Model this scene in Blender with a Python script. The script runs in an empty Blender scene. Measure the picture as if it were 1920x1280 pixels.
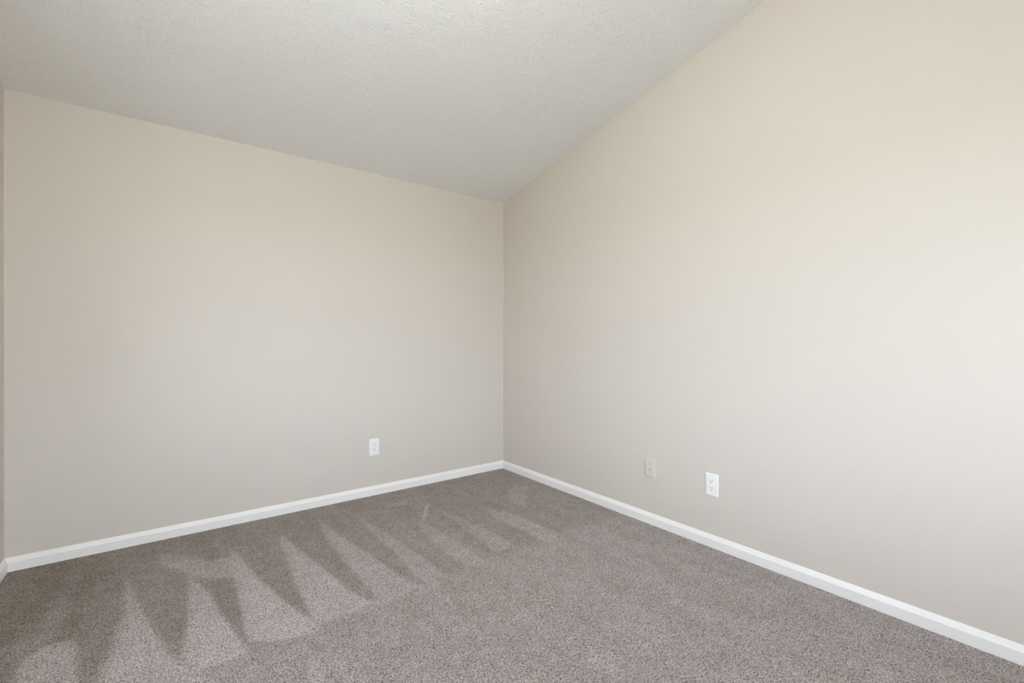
import bpy, bmesh, math, random
import numpy as np
from mathutils import Vector, Matrix

scene = bpy.context.scene
col = scene.collection

# ------------------------------------------------------------------ room dimensions (metres)
L = 3.118            # length of the back wall, corner at the origin, room towards -x / -y
M = 4.40             # depth of the room
EAVE = 2.44          # ceiling height at the back wall
SLOPE = 0.2106       # the vaulted ceiling climbs away from the back wall
TH = 0.12            # wall thickness
ZB = -0.10           # underside of the walls


def ceil_z(y):
    return EAVE - SLOPE * y


# ------------------------------------------------------------------ camera
cam_data = bpy.data.cameras.new('camera')
cam_data.sensor_width = 36.0
cam_data.lens = 15.868
cam_data.clip_start = 0.02
cam = bpy.data.objects.new('camera', cam_data)
cam.location = (-2.4554, -3.3673, 1.1645)
cam.rotation_euler = (math.radians(90), 0, math.radians(-37.243))
col.objects.link(cam)
scene.camera = cam

# ------------------------------------------------------------------ daylight
FRONT_WINDOWS = [(-2.55, -0.85, 0.60, 2.10)]      # openings in the wall behind the camera: x0, x1, z0, z1
LEFT_WINDOWS = [(-2.40, -1.50, 0.90, 2.10)]                                 # openings in the left wall: y0, y1, z0, z1
world = bpy.data.worlds.new('overcast_sky')
scene.world = world
world.use_nodes = True
wn = world.node_tree.nodes
wl = world.node_tree.links
wn.clear()
w_out = wn.new('ShaderNodeOutputWorld')
w_bg = wn.new('ShaderNodeBackground')
w_tc = wn.new('ShaderNodeTexCoord')
w_sep = wn.new('ShaderNodeSeparateXYZ')
w_map = wn.new('ShaderNodeMapRange')
w_ramp = wn.new('ShaderNodeValToRGB')
wl.new(w_tc.outputs['Generated'], w_sep.inputs[0])
w_map.inputs['From Min'].default_value = -1
w_map.inputs['From Max'].default_value = 1
wl.new(w_sep.outputs['Z'], w_map.inputs['Value'])
wl.new(w_map.outputs['Result'], w_ramp.inputs['Fac'])
# overcast day seen from under a deep eave: lit garden below the horizon, bright low sky, shaded soffit above
GARDEN, HEDGE, SKY, SOFFIT = (6.0, 6.5, 6.8), (8.55, 9.5, 10.0), (14.2, 16.5, 20.4), (2.1, 2.2, 3.5)
els = w_ramp.color_ramp.elements
stops = [(0.0, GARDEN), (0.355, GARDEN), (0.385, HEDGE), (0.49, HEDGE), (0.51, SKY), (0.715, SKY), (0.755, SOFFIT), (1.0, SOFFIT)]
els[0].position, els[1].position = stops[0][0], stops[-1][0]
for pos, c in stops[1:-1]:
    els.new(pos)
for e, (pos, c) in zip(els, stops):
    e.position = pos
    e.color = (c[0] / 22, c[1] / 22, c[2] / 22, 1)
wl.new(w_ramp.outputs['Color'], w_bg.inputs['Color'])
w_bg.inputs['Strength'].default_value = 17.9
wl.new(w_bg.outputs[0], w_out.inputs[0])

scene.view_settings.view_transform = 'Standard'
scene.view_settings.look = 'None'
scene.view_settings.gamma = 1.0
scene.view_settings.use_curve_mapping = False
scene.view_settings.exposure = 0.0
scene.cycles.max_bounces = 16
scene.cycles.diffuse_bounces = 10
scene.cycles.use_denoising = True


# ------------------------------------------------------------------ helpers
def tag(o, label=None, cat=None, group=None, kind=None):
    if label:
        o['label'] = label
    if cat:
        o['category'] = cat
    if group:
        o['group'] = group
    if kind:
        o['kind'] = kind
    return o


def link_mesh(name, bm, mat, parent=None, smooth=False):
    bmesh.ops.recalc_face_normals(bm, faces=bm.faces[:])
    me = bpy.data.meshes.new(name)
    bm.to_mesh(me)
    bm.free()
    if mat:
        me.materials.append(mat)
    if smooth:
        for f in me.polygons:
            f.use_smooth = True
    o = bpy.data.objects.new(name, me)
    col.objects.link(o)
    if parent:
        o.parent = parent
    return o


def add_box(bm, x0, x1, y0, y1, z0, z1):
    v = [bm.verts.new(c) for c in ((x0, y0, z0), (x1, y0, z0), (x1, y1, z0), (x0, y1, z0),
                                   (x0, y0, z1), (x1, y0, z1), (x1, y1, z1), (x0, y1, z1))]
    for f in ((0, 3, 2, 1), (4, 5, 6, 7), (0, 1, 5, 4), (1, 2, 6, 5), (2, 3, 7, 6), (3, 0, 4, 7)):
        bm.faces.new([v[i] for i in f])
    return v


def add_prism(bm, outline, offset):
    """outline: list of 3D points (planar), extruded by the vector offset."""
    a = [bm.verts.new(p) for p in outline]
    b = [bm.verts.new(Vector(p) + Vector(offset)) for p in outline]
    bm.faces.new(a)
    bm.faces.new(b[::-1])
    n = len(a)
    for i in range(n):
        bm.faces.new((a[i], a[(i + 1) % n], b[(i + 1) % n], b[i]))


def rounded_rect(w, h, r, n=5):
    pts = []
    for cx, cz, a0 in ((w / 2 - r, h / 2 - r, 0), (-w / 2 + r, h / 2 - r, 90),
                       (-w / 2 + r, -h / 2 + r, 180), (w / 2 - r, -h / 2 + r, 270)):
        for k in range(n + 1):
            a = math.radians(a0 + 90 * k / n)
            pts.append((cx + r * math.cos(a), cz + r * math.sin(a)))
    return pts


def add_lofted(bm, rings):
    """rings: list of (outline [(x, z)], y); capped at both ends. +y is towards the room."""
    vs = [[bm.verts.new((x, y, z)) for x, z in o] for o, y in rings]
    n = len(vs[0])
    bm.faces.new(vs[0])
    bm.faces.new(vs[-1][::-1])
    for a, b in zip(vs, vs[1:]):
        for i in range(n):
            bm.faces.new((a[i], a[(i + 1) % n], b[(i + 1) % n], b[i]))


# ------------------------------------------------------------------ materials
def new_mat(name, base, rough=0.5, spec=0.5):
    m = bpy.data.materials.new(name)
    m.use_nodes = True
    b = m.node_tree.nodes['Principled BSDF']
    b.inputs['Base Color'].default_value = (*base, 1)
    b.inputs['Roughness'].default_value = rough
    b.inputs['Specular IOR Level'].default_value = spec
    return m, m.node_tree.nodes, m.node_tree.links, b


def math_node(nodes, links, op, a, b=None, c=None):
    n = nodes.new('ShaderNodeMath')
    n.operation = op
    for i, v in enumerate((a, b, c)):
        if v is None:
            continue
        if isinstance(v, (int, float)):
            n.inputs[i].default_value = v
        else:
            links.new(v, n.inputs[i])
    return n.outputs[0]


def wall_paint(name, rgb):
    m, n, l, b = new_mat(name, rgb, PAINT_ROUGH, PAINT_SPEC)
    tc = n.new('ShaderNodeTexCoord')
    nz = n.new('ShaderNodeTexNoise')
    nz.inputs['Scale'].default_value = 160
    nz.inputs['Detail'].default_value = 3
    l.new(tc.outputs['Object'], nz.inputs['Vector'])
    bp = n.new('ShaderNodeBump')
    bp.inputs['Strength'].default_value = 0.10
    bp.inputs['Distance'].default_value = 0.001
    l.new(nz.outputs['Fac'], bp.inputs['Height'])
    l.new(bp.outputs['Normal'], b.inputs['Normal'])
    return m


WALL_RGB = (0.60, 0.547, 0.474)
PAINT_ROUGH, PAINT_SPEC = 0.60, 0.25
paint = wall_paint('greige_wall_paint', WALL_RGB)
white_trim, *_ = new_mat('white_semi_gloss_trim', (0.815, 0.79, 0.738), 0.35, 0.4)
plastic, *_ = new_mat('white_plastic', (0.80, 0.785, 0.745), 0.35, 0.5)
dark_slot, *_ = new_mat('dark_socket_hole', (0.035, 0.03, 0.028), 0.8, 0.2)
shadow_slot, *_ = new_mat('grey_jack_shadow', (0.20, 0.185, 0.165), 0.8, 0.2)  # shadow in the jack opening painted as a flat grey
metal, *_ = new_mat('brushed_screw_metal', (0.62, 0.62, 0.60), 0.4, 0.5)


def ceiling_material():
    """white paint over a stamped crow's-foot texture: fans of little ridges around random centres"""
    m, n, l, b = new_mat('stamped_ceiling_paint', (0.80, 0.79, 0.768), 0.6, 0.3)
    tc = n.new('ShaderNodeTexCoord')

    def fans(scale, seed, k):
        mp = n.new('ShaderNodeMapping')
        mp.inputs['Location'].default_value = (seed, seed * 0.7, 0)
        mp.inputs['Scale'].default_value = (1, 1, 0)
        l.new(tc.outputs['Object'], mp.inputs['Vector'])
        vo = n.new('ShaderNodeTexVoronoi')
        vo.voronoi_dimensions = '3D'
        vo.inputs['Scale'].default_value = scale
        l.new(mp.outputs[0], vo.inputs['Vector'])
        d = n.new('ShaderNodeVectorMath')
        d.operation = 'SUBTRACT'
        l.new(mp.outputs[0], d.inputs[0])
        l.new(vo.outputs['Position'], d.inputs[1])
        sc = n.new('ShaderNodeSeparateColor')
        l.new(vo.outputs['Color'], sc.inputs[0])
        sep = n.new('ShaderNodeSeparateXYZ')
        l.new(d.outputs[0], sep.inputs[0])
        ang = math_node(n, l, 'MULTIPLY', sc.outputs[0], 6.283)
        ox = math_node(n, l, 'MULTIPLY', math_node(n, l, 'COSINE', ang), 0.035)
        oy = math_node(n, l, 'MULTIPLY', math_node(n, l, 'SINE', ang), 0.035)
        x = math_node(n, l, 'ADD', sep.outputs[0], ox)
        y = math_node(n, l, 'ADD', sep.outputs[1], oy)
        r = math_node(n, l, 'POWER', math_node(n, l, 'ADD', math_node(n, l, 'MULTIPLY', x, x),
                                               math_node(n, l, 'MULTIPLY', y, y)), 0.5)
        rs = math_node(n, l, 'MAXIMUM', r, 0.004)
        cx = math_node(n, l, 'MULTIPLY', math_node(n, l, 'DIVIDE', x, rs), k)
        cy = math_node(n, l, 'MULTIPLY', math_node(n, l, 'DIVIDE', y, rs), k)
        cz = math_node(n, l, 'ADD', math_node(n, l, 'MULTIPLY', r, 36.0),
                       math_node(n, l, 'MULTIPLY', sc.outputs[1], 60.0))
        cmb = n.new('ShaderNodeCombineXYZ')
        for i, s in enumerate((cx, cy, cz)):
            l.new(s, cmb.inputs[i])
        nz = n.new('ShaderNodeTexNoise')
        nz.inputs['Scale'].default_value = 1.0
        nz.inputs['Detail'].default_value = 1.5
        nz.inputs['Distortion'].default_value = 0.35
        l.new(cmb.outputs[0], nz.inputs['Vector'])
        mr = n.new('ShaderNodeMapRange')
        mr.interpolation_type = 'SMOOTHSTEP'
        mr.inputs['From Min'].default_value = 0.54
        mr.inputs['From Max'].default_value = 0.69
        l.new(nz.outputs['Fac'], mr.inputs['Value'])
        fade = n.new('ShaderNodeMapRange')
        fade.interpolation_type = 'SMOOTHSTEP'
        fade.inputs['From Min'].default_value = 0.015
        fade.inputs['From Max'].default_value = 0.05
        l.new(r, fade.inputs['Value'])
        return math_node(n, l, 'MULTIPLY', mr.outputs[0], fade.outputs[0])

    h = math_node(n, l, 'MAXIMUM', fans(7.0, 0.0, 8.5), fans(8.6, 3.7, 7.5))
    patch = n.new('ShaderNodeTexNoise')
    patch.inputs['Scale'].default_value = 3.2
    patch.inputs['Detail'].default_value = 2
    l.new(tc.outputs['Object'], patch.inputs['Vector'])
    pm = n.new('ShaderNodeMapRange')
    pm.inputs['From Min'].default_value = 0.35
    pm.inputs['From Max'].default_value = 0.65
    pm.inputs['To Min'].default_value = 0.55
    l.new(patch.outputs['Fac'], pm.inputs['Value'])
    h = math_node(n, l, 'MULTIPLY', h, pm.outputs[0])
    fine = n.new('ShaderNodeTexNoise')
    fine.inputs['Scale'].default_value = 70
    fine.inputs['Detail'].default_value = 3
    l.new(tc.outputs['Object'], fine.inputs['Vector'])
    h = math_node(n, l, 'ADD', h, math_node(n, l, 'MULTIPLY', fine.outputs['Fac'], 0.45))
    bp = n.new('ShaderNodeBump')
    bp.inputs['Strength'].default_value = 0.5
    bp.inputs['Distance'].default_value = 0.0034
    l.new(h, bp.inputs['Height'])
    l.new(bp.outputs['Normal'], b.inputs['Normal'])
    return m


def carpet_material():
    """greige cut pile: worm-like yarn tips; the 'nap' attribute says which way the pile was brushed"""
    m, n, l, b = new_mat('greige_cut_pile_carpet', (0.28, 0.25, 0.22), 0.95, 0.05)
    b.inputs['Sheen Weight'].default_value = 0.0
    tc = n.new('ShaderNodeTexCoord')

    def noise(scale, detail, rough=0.5, dist=0.0, off=0.0):
        mp = n.new('ShaderNodeMapping')
        mp.inputs['Location'].default_value = (off, off * 1.3, off * 0.4)
        l.new(tc.outputs['Object'], mp.inputs['Vector'])
        t = n.new('ShaderNodeTexNoise')
        t.inputs['Scale'].default_value = scale
        t.inputs['Detail'].default_value = detail
        t.inputs['Roughness'].default_value = rough
        t.inputs['Distortion'].default_value = dist
        l.new(mp.outputs[0], t.inputs['Vector'])
        return t.outputs['Fac']

    yarn = noise(230, 2.0, 0.55, 1.2)
    spark = noise(520, 1.0, 0.5, 0.0, 5.0)
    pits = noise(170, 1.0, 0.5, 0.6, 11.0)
    clump = noise(26, 3, 0.6, 0.0, 9.0)
    broad = noise(9.0, 3, 0.6, 0.3, 2.0)
    pm = n.new('ShaderNodeMapping')
    pm.inputs['Scale'].default_value = (9.0, 1.3, 1.0)
    pm.inputs['Rotation'].default_value = (0, 0, 0.12)
    l.new(tc.outputs['Object'], pm.inputs['Vector'])
    passes_t = n.new('ShaderNodeTexNoise')
    passes_t.inputs['Scale'].default_value = 1.0
    passes_t.inputs['Detail'].default_value = 2.0
    l.new(pm.outputs[0], passes_t.inputs['Vector'])
    passes = passes_t.outputs['Fac']
    at = n.new('ShaderNodeAttribute')
    at.attribute_name = 'nap'
    nap = math_node(n, l, 'ADD', at.outputs['Fac'],
                    math_node(n, l, 'MULTIPLY', math_node(n, l, 'SUBTRACT', clump, 0.5), 0.50))
    nap = math_node(n, l, 'ADD', nap,
                    math_node(n, l, 'MULTIPLY', math_node(n, l, 'SUBTRACT', broad, 0.5), 0.36))
    nap = math_node(n, l, 'ADD', nap,
                    math_node(n, l, 'MULTIPLY', math_node(n, l, 'SUBTRACT', passes, 0.5), 0.35))
    tone = n.new('ShaderNodeMapRange')
    tone.clamp = True
    tone.inputs['From Min'].default_value = 0.0
    tone.inputs['From Max'].default_value = 1.0
    l.new(nap, tone.inputs['Value'])
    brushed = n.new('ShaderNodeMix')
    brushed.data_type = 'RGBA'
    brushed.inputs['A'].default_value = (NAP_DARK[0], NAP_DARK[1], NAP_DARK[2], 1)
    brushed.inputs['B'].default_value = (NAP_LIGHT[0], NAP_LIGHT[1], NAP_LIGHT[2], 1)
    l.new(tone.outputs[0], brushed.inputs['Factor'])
    # yarn-to-yarn variation: twisted dark and light tips, tuft self-shadow painted in too
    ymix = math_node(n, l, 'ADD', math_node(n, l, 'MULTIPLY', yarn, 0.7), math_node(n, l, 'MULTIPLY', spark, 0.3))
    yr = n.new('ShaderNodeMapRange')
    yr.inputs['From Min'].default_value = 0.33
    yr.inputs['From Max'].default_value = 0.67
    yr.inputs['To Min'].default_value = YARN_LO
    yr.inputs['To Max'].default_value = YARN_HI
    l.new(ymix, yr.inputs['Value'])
    # gaps between tufts, their self-shadowing painted as darker base colour
    gap_shade = n.new('ShaderNodeMapRange')
    gap_shade.interpolation_type = 'SMOOTHSTEP'
    gap_shade.inputs['From Min'].default_value = 0.30
    gap_shade.inputs['From Max'].default_value = 0.43
    gap_shade.inputs['To Min'].default_value = 0.35
    gap_shade.inputs['To Max'].default_value = 1.0
    l.new(pits, gap_shade.inputs['Value'])
    yr_out = math_node(n, l, 'MULTIPLY', yr.outputs[0], gap_shade.outputs[0])
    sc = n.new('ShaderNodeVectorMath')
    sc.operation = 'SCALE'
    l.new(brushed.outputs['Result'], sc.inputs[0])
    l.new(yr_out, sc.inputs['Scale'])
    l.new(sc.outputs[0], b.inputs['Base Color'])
    bp = n.new('ShaderNodeBump')
    bp.inputs['Strength'].default_value = 1.0
    bp.inputs['Distance'].default_value = 0.006
    l.new(ymix, bp.inputs['Height'])
    l.new(bp.outputs['Normal'], b.inputs['Normal'])
    return m


NAP_DARK = (0.234, 0.200, 0.167)
NAP_LIGHT = (0.480, 0.438, 0.422)
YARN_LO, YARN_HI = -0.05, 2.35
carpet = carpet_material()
ceiling_mat = ceiling_material()


def glass_material():
    m = bpy.data.materials.new('clear_window_glass')
    m.use_nodes = True
    n, l = m.node_tree.nodes, m.node_tree.links
    n.clear()
    out = n.new('ShaderNodeOutputMaterial')
    tr = n.new('ShaderNodeBsdfTransparent')
    gl = n.new('ShaderNodeBsdfGlossy')
    gl.inputs['Roughness'].default_value = 0.02
    mx = n.new('ShaderNodeMixShader')
    mx.inputs[0].default_value = 0.06
    l.new(tr.outputs[0], mx.inputs[1])
    l.new(gl.outputs[0], mx.inputs[2])
    l.new(mx.outputs[0], out.inputs[0])
    return m


glass = glass_material()

# ------------------------------------------------------------------ floor: carpet with vacuum strokes
# strokes of the vacuum cleaner on the pile, floor coordinates in metres: (brightness of the nap, edge softness, outline)
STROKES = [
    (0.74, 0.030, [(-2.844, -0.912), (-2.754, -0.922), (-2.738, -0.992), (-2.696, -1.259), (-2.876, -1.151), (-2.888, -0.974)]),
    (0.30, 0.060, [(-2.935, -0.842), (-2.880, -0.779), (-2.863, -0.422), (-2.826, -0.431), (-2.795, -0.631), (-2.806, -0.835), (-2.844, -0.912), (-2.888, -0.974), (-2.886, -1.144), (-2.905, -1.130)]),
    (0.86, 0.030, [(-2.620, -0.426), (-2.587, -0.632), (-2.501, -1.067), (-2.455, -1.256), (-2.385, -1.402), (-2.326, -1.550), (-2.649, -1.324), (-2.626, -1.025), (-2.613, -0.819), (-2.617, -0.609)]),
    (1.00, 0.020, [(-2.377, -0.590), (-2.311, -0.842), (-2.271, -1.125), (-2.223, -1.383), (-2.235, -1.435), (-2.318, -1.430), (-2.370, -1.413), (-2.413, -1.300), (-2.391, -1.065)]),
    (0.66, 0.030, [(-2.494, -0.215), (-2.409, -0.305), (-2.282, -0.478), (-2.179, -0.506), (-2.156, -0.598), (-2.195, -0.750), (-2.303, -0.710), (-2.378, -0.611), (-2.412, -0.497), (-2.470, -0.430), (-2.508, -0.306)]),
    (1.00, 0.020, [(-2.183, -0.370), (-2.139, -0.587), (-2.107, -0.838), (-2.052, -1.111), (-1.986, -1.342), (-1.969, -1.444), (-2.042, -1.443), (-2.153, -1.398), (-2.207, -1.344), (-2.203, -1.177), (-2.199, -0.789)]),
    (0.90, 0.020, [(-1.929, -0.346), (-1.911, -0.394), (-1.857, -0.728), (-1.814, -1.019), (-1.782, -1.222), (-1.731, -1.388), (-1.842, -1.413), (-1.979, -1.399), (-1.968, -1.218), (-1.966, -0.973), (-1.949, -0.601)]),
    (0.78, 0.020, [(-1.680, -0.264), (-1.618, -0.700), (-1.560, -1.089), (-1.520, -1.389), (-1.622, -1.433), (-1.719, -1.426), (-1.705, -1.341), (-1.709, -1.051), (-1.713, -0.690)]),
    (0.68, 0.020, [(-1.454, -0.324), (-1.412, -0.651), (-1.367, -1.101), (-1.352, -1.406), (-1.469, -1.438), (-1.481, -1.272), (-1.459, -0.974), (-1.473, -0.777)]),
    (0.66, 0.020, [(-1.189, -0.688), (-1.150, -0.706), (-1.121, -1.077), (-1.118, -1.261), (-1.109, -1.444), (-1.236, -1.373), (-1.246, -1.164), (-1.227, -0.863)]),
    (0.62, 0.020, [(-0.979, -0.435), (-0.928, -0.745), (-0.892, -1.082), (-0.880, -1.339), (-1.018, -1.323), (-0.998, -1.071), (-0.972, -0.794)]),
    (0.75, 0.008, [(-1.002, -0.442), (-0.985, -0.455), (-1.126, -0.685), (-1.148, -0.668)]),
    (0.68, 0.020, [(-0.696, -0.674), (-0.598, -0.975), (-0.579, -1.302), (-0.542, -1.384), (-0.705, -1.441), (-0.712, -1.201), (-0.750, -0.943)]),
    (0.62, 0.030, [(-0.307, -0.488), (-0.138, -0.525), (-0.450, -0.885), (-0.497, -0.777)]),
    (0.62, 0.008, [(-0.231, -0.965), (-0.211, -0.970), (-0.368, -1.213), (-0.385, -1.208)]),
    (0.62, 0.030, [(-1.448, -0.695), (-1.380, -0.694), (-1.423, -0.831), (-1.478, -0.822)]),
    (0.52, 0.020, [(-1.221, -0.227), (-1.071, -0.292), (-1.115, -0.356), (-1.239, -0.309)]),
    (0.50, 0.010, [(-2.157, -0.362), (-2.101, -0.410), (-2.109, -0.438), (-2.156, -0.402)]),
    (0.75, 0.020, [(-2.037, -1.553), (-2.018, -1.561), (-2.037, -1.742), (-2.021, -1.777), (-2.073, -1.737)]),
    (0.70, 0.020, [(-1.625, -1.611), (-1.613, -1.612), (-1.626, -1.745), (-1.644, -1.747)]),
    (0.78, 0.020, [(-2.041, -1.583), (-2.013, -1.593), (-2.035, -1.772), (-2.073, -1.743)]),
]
BAND_EDGE = -1.375     # the strokes run from the back wall to this line


def build_floor():
    nx, ny = 313, 441
    xs = np.linspace(-L, 0, nx)
    ys = np.linspace(-M, 0, ny)
    X, Y = np.meshgrid(xs, ys)
    P = np.stack([X.ravel(), Y.ravel()], 1)
    rng = np.random.RandomState(4)
    # pile brushed flat in the middle of the room, upright and darker along the back wall
    edge = BAND_EDGE + 0.02 * np.sin(P[:, 0] * 7) - 0.25 * np.clip((-2.55 - P[:, 0]) / 0.5, 0, 1) * -1.0
    s = np.clip((edge - P[:, 1]) / 0.13 + 0.5, 0, 1)
    s = s * s * (3 - 2 * s)
    far_right = np.clip((P[:, 0] + 0.75) / 0.6, 0, 1)
    base_back = 0.25 + 0.09 * np.clip((P[:, 0] + 2.4) / 1.2, 0, 1) + 0.09 * far_right
    nap = base_back * (1 - s) + 0.56 * s
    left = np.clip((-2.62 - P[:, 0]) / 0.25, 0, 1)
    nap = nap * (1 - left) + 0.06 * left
    def signed_distance(q, pts):
        d = np.full(len(pts), 1e9)
        inside = np.zeros(len(pts), bool)
        for i in range(len(q)):
            a, b = q[i], q[(i + 1) % len(q)]
            ab = b - a
            t = np.clip(((pts - a) @ ab) / (ab @ ab + 1e-12), 0, 1)
            d = np.minimum(d, np.hypot(*(pts - a - t[:, None] * ab).T))
            cond = (a[1] > pts[:, 1]) != (b[1] > pts[:, 1])
            with np.errstate(divide='ignore', invalid='ignore'):
                xi = (b[0] - a[0]) * (pts[:, 1] - a[1]) / (b[1] - a[1]) + a[0]
            inside ^= cond & (pts[:, 0] < xi)
        return np.where(inside, d, -d)

    def smooth(w):
        w = np.clip(w, 0, 1)
        return w * w * (3 - 2 * w)

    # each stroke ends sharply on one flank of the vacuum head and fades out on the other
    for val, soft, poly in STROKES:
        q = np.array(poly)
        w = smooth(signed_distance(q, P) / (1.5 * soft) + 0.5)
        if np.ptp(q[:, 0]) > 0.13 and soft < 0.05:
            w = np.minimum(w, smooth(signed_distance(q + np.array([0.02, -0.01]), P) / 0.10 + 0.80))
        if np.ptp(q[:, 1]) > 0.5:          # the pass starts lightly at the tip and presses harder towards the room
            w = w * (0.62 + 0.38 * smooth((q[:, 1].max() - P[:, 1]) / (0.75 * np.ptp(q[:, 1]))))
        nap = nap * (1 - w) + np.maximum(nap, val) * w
    Z = rng.uniform(-0.0006, 0.0006, len(P))
    co = np.column_stack([P, Z])
    idx = np.arange(nx * ny).reshape(ny, nx)
    quads = np.stack([idx[:-1, :-1], idx[:-1, 1:], idx[1:, 1:], idx[1:, :-1]], -1).reshape(-1, 4)
    me = bpy.data.meshes.new('floor')
    me.from_pydata(co.tolist(), [], quads.tolist())
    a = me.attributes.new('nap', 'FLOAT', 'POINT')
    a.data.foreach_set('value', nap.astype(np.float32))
    for f in me.polygons:
        f.use_smooth = True
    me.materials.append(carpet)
    o = bpy.data.objects.new('floor', me)
    col.objects.link(o)
    return tag(o, 'greige cut pile carpet with fan shaped vacuum strokes covering the floor', 'floor', kind='structure')


build_floor()

# ------------------------------------------------------------------ walls and ceiling
bm = bmesh.new()
add_box(bm, -L - TH, TH, 0, TH, ZB, EAVE)
for v in bm.verts:
    if v.co.z > 1:
        v.co.z = ceil_z(v.co.y)
tag(link_mesh('wall_back', bm, paint), 'greige painted wall on the left half of the photo, with one outlet', 'wall', kind='structure')

def pierced(u0, u1, holes):
    """split the span u0..u1 of a wall into solid pieces round its openings: (u0, u1, z0, z1), z1 None = up to the ceiling"""
    out, u = [], u0
    for a, b, z0, z1 in sorted(holes):
        out += [(u, a, ZB, None), (a, b, ZB, z0), (a, b, z1, None)]
        u = b
    return out + [(u, u1, ZB, None)]


for name, x0, x1, holes, lab in (('wall_right', 0, TH, [], 'large greige painted wall on the right rising to the sloped ceiling'),
                                 ('wall_left', -L - TH, -L, LEFT_WINDOWS, 'thin sliver of greige wall at the far left edge')):
    bm = bmesh.new()
    for a, b, z0, z1 in pierced(-M, 0, holes):
        add_prism(bm, [(x0, b, z0), (x0, a, z0), (x0, a, z1 or ceil_z(a)), (x0, b, z1 or ceil_z(b))], (x1 - x0, 0, 0))
    tag(link_mesh(name, bm, paint), lab, 'wall', kind='structure')

bm = bmesh.new()
for a, b, z0, z1 in pierced(-L - TH, TH, FRONT_WINDOWS):
    y0, y1 = -M - TH, -M
    add_prism(bm, [(a, y0, z0), (a, y1, z0), (a, y1, z1 or ceil_z(y1)), (a, y0, z1 or ceil_z(y0))], (b - a, 0, 0))
tag(link_mesh('wall_front', bm, paint), 'greige painted wall with the window, behind the viewer', 'wall', kind='structure')

bm = bmesh.new()
y0, y1 = -M - TH, TH
add_prism(bm, [(-L - TH, y1, ceil_z(y1)), (-L - TH, y0, ceil_z(y0)), (-L - TH, y0, ceil_z(y0) + 0.12), (-L - TH, y1, ceil_z(y1) + 0.12)],
          (L + 2 * TH, 0, 0))
tag(link_mesh('ceiling', bm, ceiling_mat), 'sloped white ceiling with stamped brush texture', 'ceiling', kind='structure')

# painted caulk fillets in the vertical corners
for i, (cx, sx, lab) in enumerate(((0, -1, 'thin painted bead down the middle corner where two walls meet'),
                                   (-L, 1, 'thin painted bead down the far left corner'))):
    r = 0.007
    bm = bmesh.new()
    pts = [(cx, 0)]
    for k in range(7):
        a = math.radians(90 * k / 6)
        pts.append((cx + sx * r * (1 - math.sin(a)), -r * (1 - math.cos(a))))
    add_prism(bm, [(x, y, 0.06) for x, y in pts], (0, 0, EAVE - 0.06))
    tag(link_mesh('trim_%d' % (i + 1), bm, paint, smooth=False), lab, 'trim', kind='structure')


# ------------------------------------------------------------------ baseboards
PROFILE = [(0.0, -0.012), (0.0145, -0.012), (0.0145, 0.0462), (0.0140, 0.0474), (0.0128, 0.0490), (0.0104, 0.0535),
           (0.0078, 0.0585), (0.0052, 0.0638), (0.0034, 0.0675), (0.0022, 0.0689), (0.0, 0.0693)]


def baseboard(name, p0, p1, inward, label):
    """mitred at both ends; p0 -> p1 along the wall line, inward = unit vector into the room"""
    d = Vector((p1[0] - p0[0], p1[1] - p0[1], 0))
    ln = d.length
    d.normalize()
    n = Vector((inward[0], inward[1], 0))
    bm = bmesh.new()
    a = [bm.verts.new(Vector((p0[0], p0[1], 0)) + d * t + n * t + Vector((0, 0, z))) for t, z in PROFILE]
    b = [bm.verts.new(Vector((p0[0], p0[1], 0)) + d * (ln - t) + n * t + Vector((0, 0, z))) for t, z in PROFILE]
    k = len(a)
    bm.faces.new(a)
    bm.faces.new(b[::-1])
    for i in range(k):
        bm.faces.new((a[i], a[(i + 1) % k], b[(i + 1) % k], b[i]))
    return tag(link_mesh(name, bm, white_trim), label, 'baseboard', kind='structure')


baseboard('baseboard_back', (-L, 0), (0, 0), (0, -1), 'white moulded baseboard along the left half wall above the carpet')
baseboard('baseboard_right', (0, 0), (0, -M), (-1, 0), 'white moulded baseboard running along the large right wall')
baseboard('baseboard_left', (-L, -M), (-L, 0), (1, 0), 'short end of white baseboard at the far left edge')
baseboard('baseboard_front', (0, -M), (-L, -M), (0, 1), 'white baseboard along the wall behind the viewer')


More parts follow.
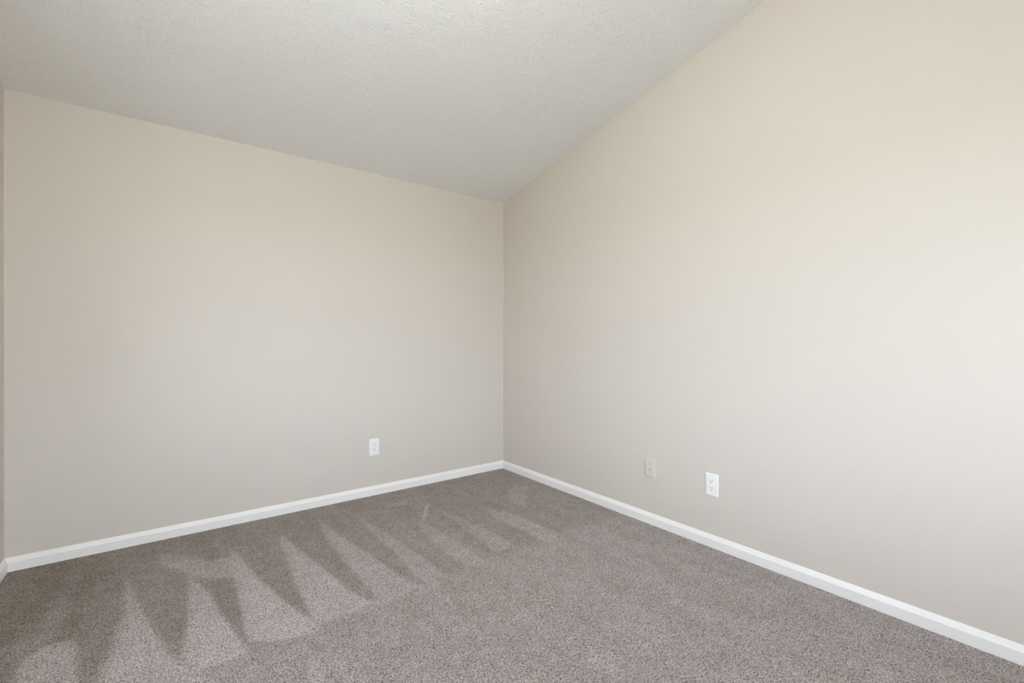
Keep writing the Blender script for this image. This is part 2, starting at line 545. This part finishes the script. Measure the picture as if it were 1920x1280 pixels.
# ------------------------------------------------------------------ electrical outlets and the painted jack plate
def build_outlet(loc, rotz, w, h, label):
    root = bpy.data.objects.new('electrical_outlet', None)
    root.empty_display_size = 0.05
    col.objects.link(root)
    root.location = loc
    root.rotation_euler = (0, 0, rotz)
    tag(root, label, 'outlet', group='white duplex wall outlets')
    # cover plate with softly bevelled edges
    bm = bmesh.new()
    add_lofted(bm, [(rounded_rect(w, h, 0.004), 0.0), (rounded_rect(w, h, 0.004), 0.0022),
                    (rounded_rect(w - 0.003, h - 0.003, 0.004), 0.0042), (rounded_rect(w - 0.009, h - 0.009, 0.004), 0.0056),
                    (rounded_rect(w - 0.014, h - 0.014, 0.004), 0.0060)])
    link_mesh('cover_plate', bm, plastic, root)
    # two receptacle faces: a circle cut flat at top and bottom
    for zc in (0.0195, -0.0195):
        pts = []
        R, hh = 0.0172, 0.0140
        for k in range(48):
            a = 2 * math.pi * k / 48
            pts.append((R * math.cos(a), zc + max(-hh, min(hh, R * math.sin(a)))))
        small = [(x * 0.95, zc + (z - zc) * 0.95) for x, z in pts]
        bm = bmesh.new()
        add_lofted(bm, [(pts, 0.0055), (pts, 0.0068), (small, 0.0074)])
        face = link_mesh('receptacle', bm, plastic, root)
        for sx, hgt in ((-0.0064, 0.0080), (0.0064, 0.0066)):
            bm = bmesh.new()
            add_box(bm, sx - 0.0012, sx + 0.0012, 0.0066, 0.00755, zc + 0.0045 - hgt / 2, zc + 0.0045 + hgt / 2)
            link_mesh('slot', bm, dark_slot, face)['label'] = 'dark narrow blade slot'
        pts = []
        for k in range(20):
            a = 2 * math.pi * k / 20
            pts.append((0.0027 * math.cos(a), zc - 0.0072 + (0.0027 * math.sin(a) if math.sin(a) > 0 else 0.0022 * math.sin(a))))
        bm = bmesh.new()
        add_lofted(bm, [(pts, 0.0066), (pts, 0.00755)])
        link_mesh('ground_hole', bm, dark_slot, face)['label'] = 'dark round ground hole'
    bm = bmesh.new()
    c = [(0.0030 * math.cos(2 * math.pi * k / 20), 0.0030 * math.sin(2 * math.pi * k / 20)) for k in range(20)]
    c2 = [(x * 0.7, z * 0.7) for x, z in c]
    add_lofted(bm, [(c, 0.0058), (c, 0.0064), (c2, 0.0070)])
    link_mesh('screw', bm, plastic, root)
    return root


build_outlet((-1.213, 0, 0.3625), math.pi, 0.0772, 0.1270, 'white duplex outlet on the left half wall above its baseboard')
build_outlet((0, -2.0145, 0.3510), math.pi / 2, 0.0772, 0.1270, 'bright white duplex outlet on the large right wall')

root = bpy.data.objects.new('wall_plate', None)
root.empty_display_size = 0.05
col.objects.link(root)
root.location = (0, -1.602, 0.3565)
root.rotation_euler = (0, 0, math.pi / 2)
tag(root, 'jack plate painted over in the wall colour, left of the bright white outlet', 'wall plate')
bm = bmesh.new()
add_lofted(bm, [(rounded_rect(0.0705, 0.1143, 0.003), 0.0), (rounded_rect(0.0705, 0.1143, 0.003), 0.0050),
                (rounded_rect(0.0660, 0.1098, 0.003), 0.0078), (rounded_rect(0.0560, 0.0990, 0.003), 0.0086)])
link_mesh('cover_plate', bm, paint, root)
bm = bmesh.new()
add_lofted(bm, [(rounded_rect(0.0190, 0.0220, 0.001), 0.0082), (rounded_rect(0.0190, 0.0220, 0.001), 0.0092),
                (rounded_rect(0.0170, 0.0200, 0.001), 0.0096)])
for v in bm.verts:
    v.co.z -= 0.008
jack = link_mesh('jack_face', bm, paint, root)
bm = bmesh.new()
add_box(bm, -0.0065, 0.0065, 0.0090, 0.0098, -0.0105, -0.0070)
link_mesh('slot', bm, shadow_slot, jack)['label'] = 'small dark horizontal slot'

# ------------------------------------------------------------------ windows (out of the picture, where the daylight comes in)
def build_window(number, u0, u1, z0, z1, wall):
    def place(u, d):                       # u along the wall, d from the wall's room face outwards
        return (u, -M - d) if wall == 'front' else (-L - d, u)

    def bar(bm, ua, ub, da, db, za, zb):
        (xa, ya), (xb, yb) = place(ua, da), place(ub, db)
        add_box(bm, min(xa, xb), max(xa, xb), min(ya, yb), max(ya, yb), za, zb)
    cw, m = 0.045, (u0 + u1) / 2
    bm = bmesh.new()
    for ua, ub, za, zb in ((u0, u0 + cw, z0, z1), (u1 - cw, u1, z0, z1), (u0 + cw, u1 - cw, z0, z0 + cw),
                           (u0 + cw, u1 - cw, z1 - cw, z1), (m - 0.02, m + 0.02, z0 + cw, z1 - cw)):
        bar(bm, ua, ub, 0.03, 0.09, za, zb)
    win = tag(link_mesh('window_%d' % number, bm, white_trim), 'white framed twin window %s' % (
        'in the wall behind the viewer' if wall == 'front' else 'in the left wall behind the viewer'), 'window', kind='structure')
    for ua, ub in ((u0 + cw, m - 0.02), (m + 0.02, u1 - cw)):
        bm = bmesh.new()
        bar(bm, ua, ub, 0.057, 0.063, z0 + cw, z1 - cw)
        link_mesh('pane', bm, glass, win)
    bm = bmesh.new()
    bar(bm, u0 - 0.04, u1 + 0.04, -0.05, 0.0, z0 - 0.025, z0)
    link_mesh('window_sill', bm, white_trim, win)


number = 0
for wall, holes in (('front', FRONT_WINDOWS), ('left', LEFT_WINDOWS)):
    for u0, u1, z0, z1 in holes:
        number += 1
        build_window(number, u0, u1, z0, z1, wall)


# ------------------------------------------------------------------ ceiling lamp over the middle of the room (unseen, added for its light)
def lathe(bm, profile, n=32):
    rings = [[bm.verts.new((r * math.cos(2 * math.pi * k / n), r * math.sin(2 * math.pi * k / n), z)) for k in range(n)]
             for r, z in profile]
    for a, b in zip(rings, rings[1:]):
        for i in range(n):
            bm.faces.new((a[i], a[(i + 1) % n], b[(i + 1) % n], b[i]))
    bm.faces.new(rings[0])
    bm.faces.new(rings[-1][::-1])


LAMP_X, LAMP_Y = -1.94, -2.40
lamp = bpy.data.objects.new('added_ceiling_lamp', None)
lamp.empty_display_size = 0.1
col.objects.link(lamp)
lamp.location = (LAMP_X, LAMP_Y, ceil_z(LAMP_Y))
tag(lamp, 'added white globe lamp, out of view, close under the sloped ceiling', 'lamp')
globe_mat = bpy.data.materials.new('added_lamp_glow')
globe_mat.use_nodes = True
g = globe_mat.node_tree.nodes['Principled BSDF']
g.inputs['Base Color'].default_value = (0.9, 0.9, 0.88, 1)
g.inputs['Emission Color'].default_value = (0.93, 0.975, 0.98, 1)
g.inputs['Emission Strength'].default_value = 49.0
bm = bmesh.new()
lathe(bm, [(0.07, 0.013), (0.07, -0.030), (0.055, -0.045), (0.02, -0.055), (0.02, -0.110)])
link_mesh('canopy', bm, white_trim, lamp, True)
bm = bmesh.new()
R = 0.15
lathe(bm, [(R * math.sin(math.radians(a)), -0.25 + R * math.cos(math.radians(a))) for a in range(8, 180, 9)], 40)
link_mesh('globe', bm, globe_mat, lamp, True)
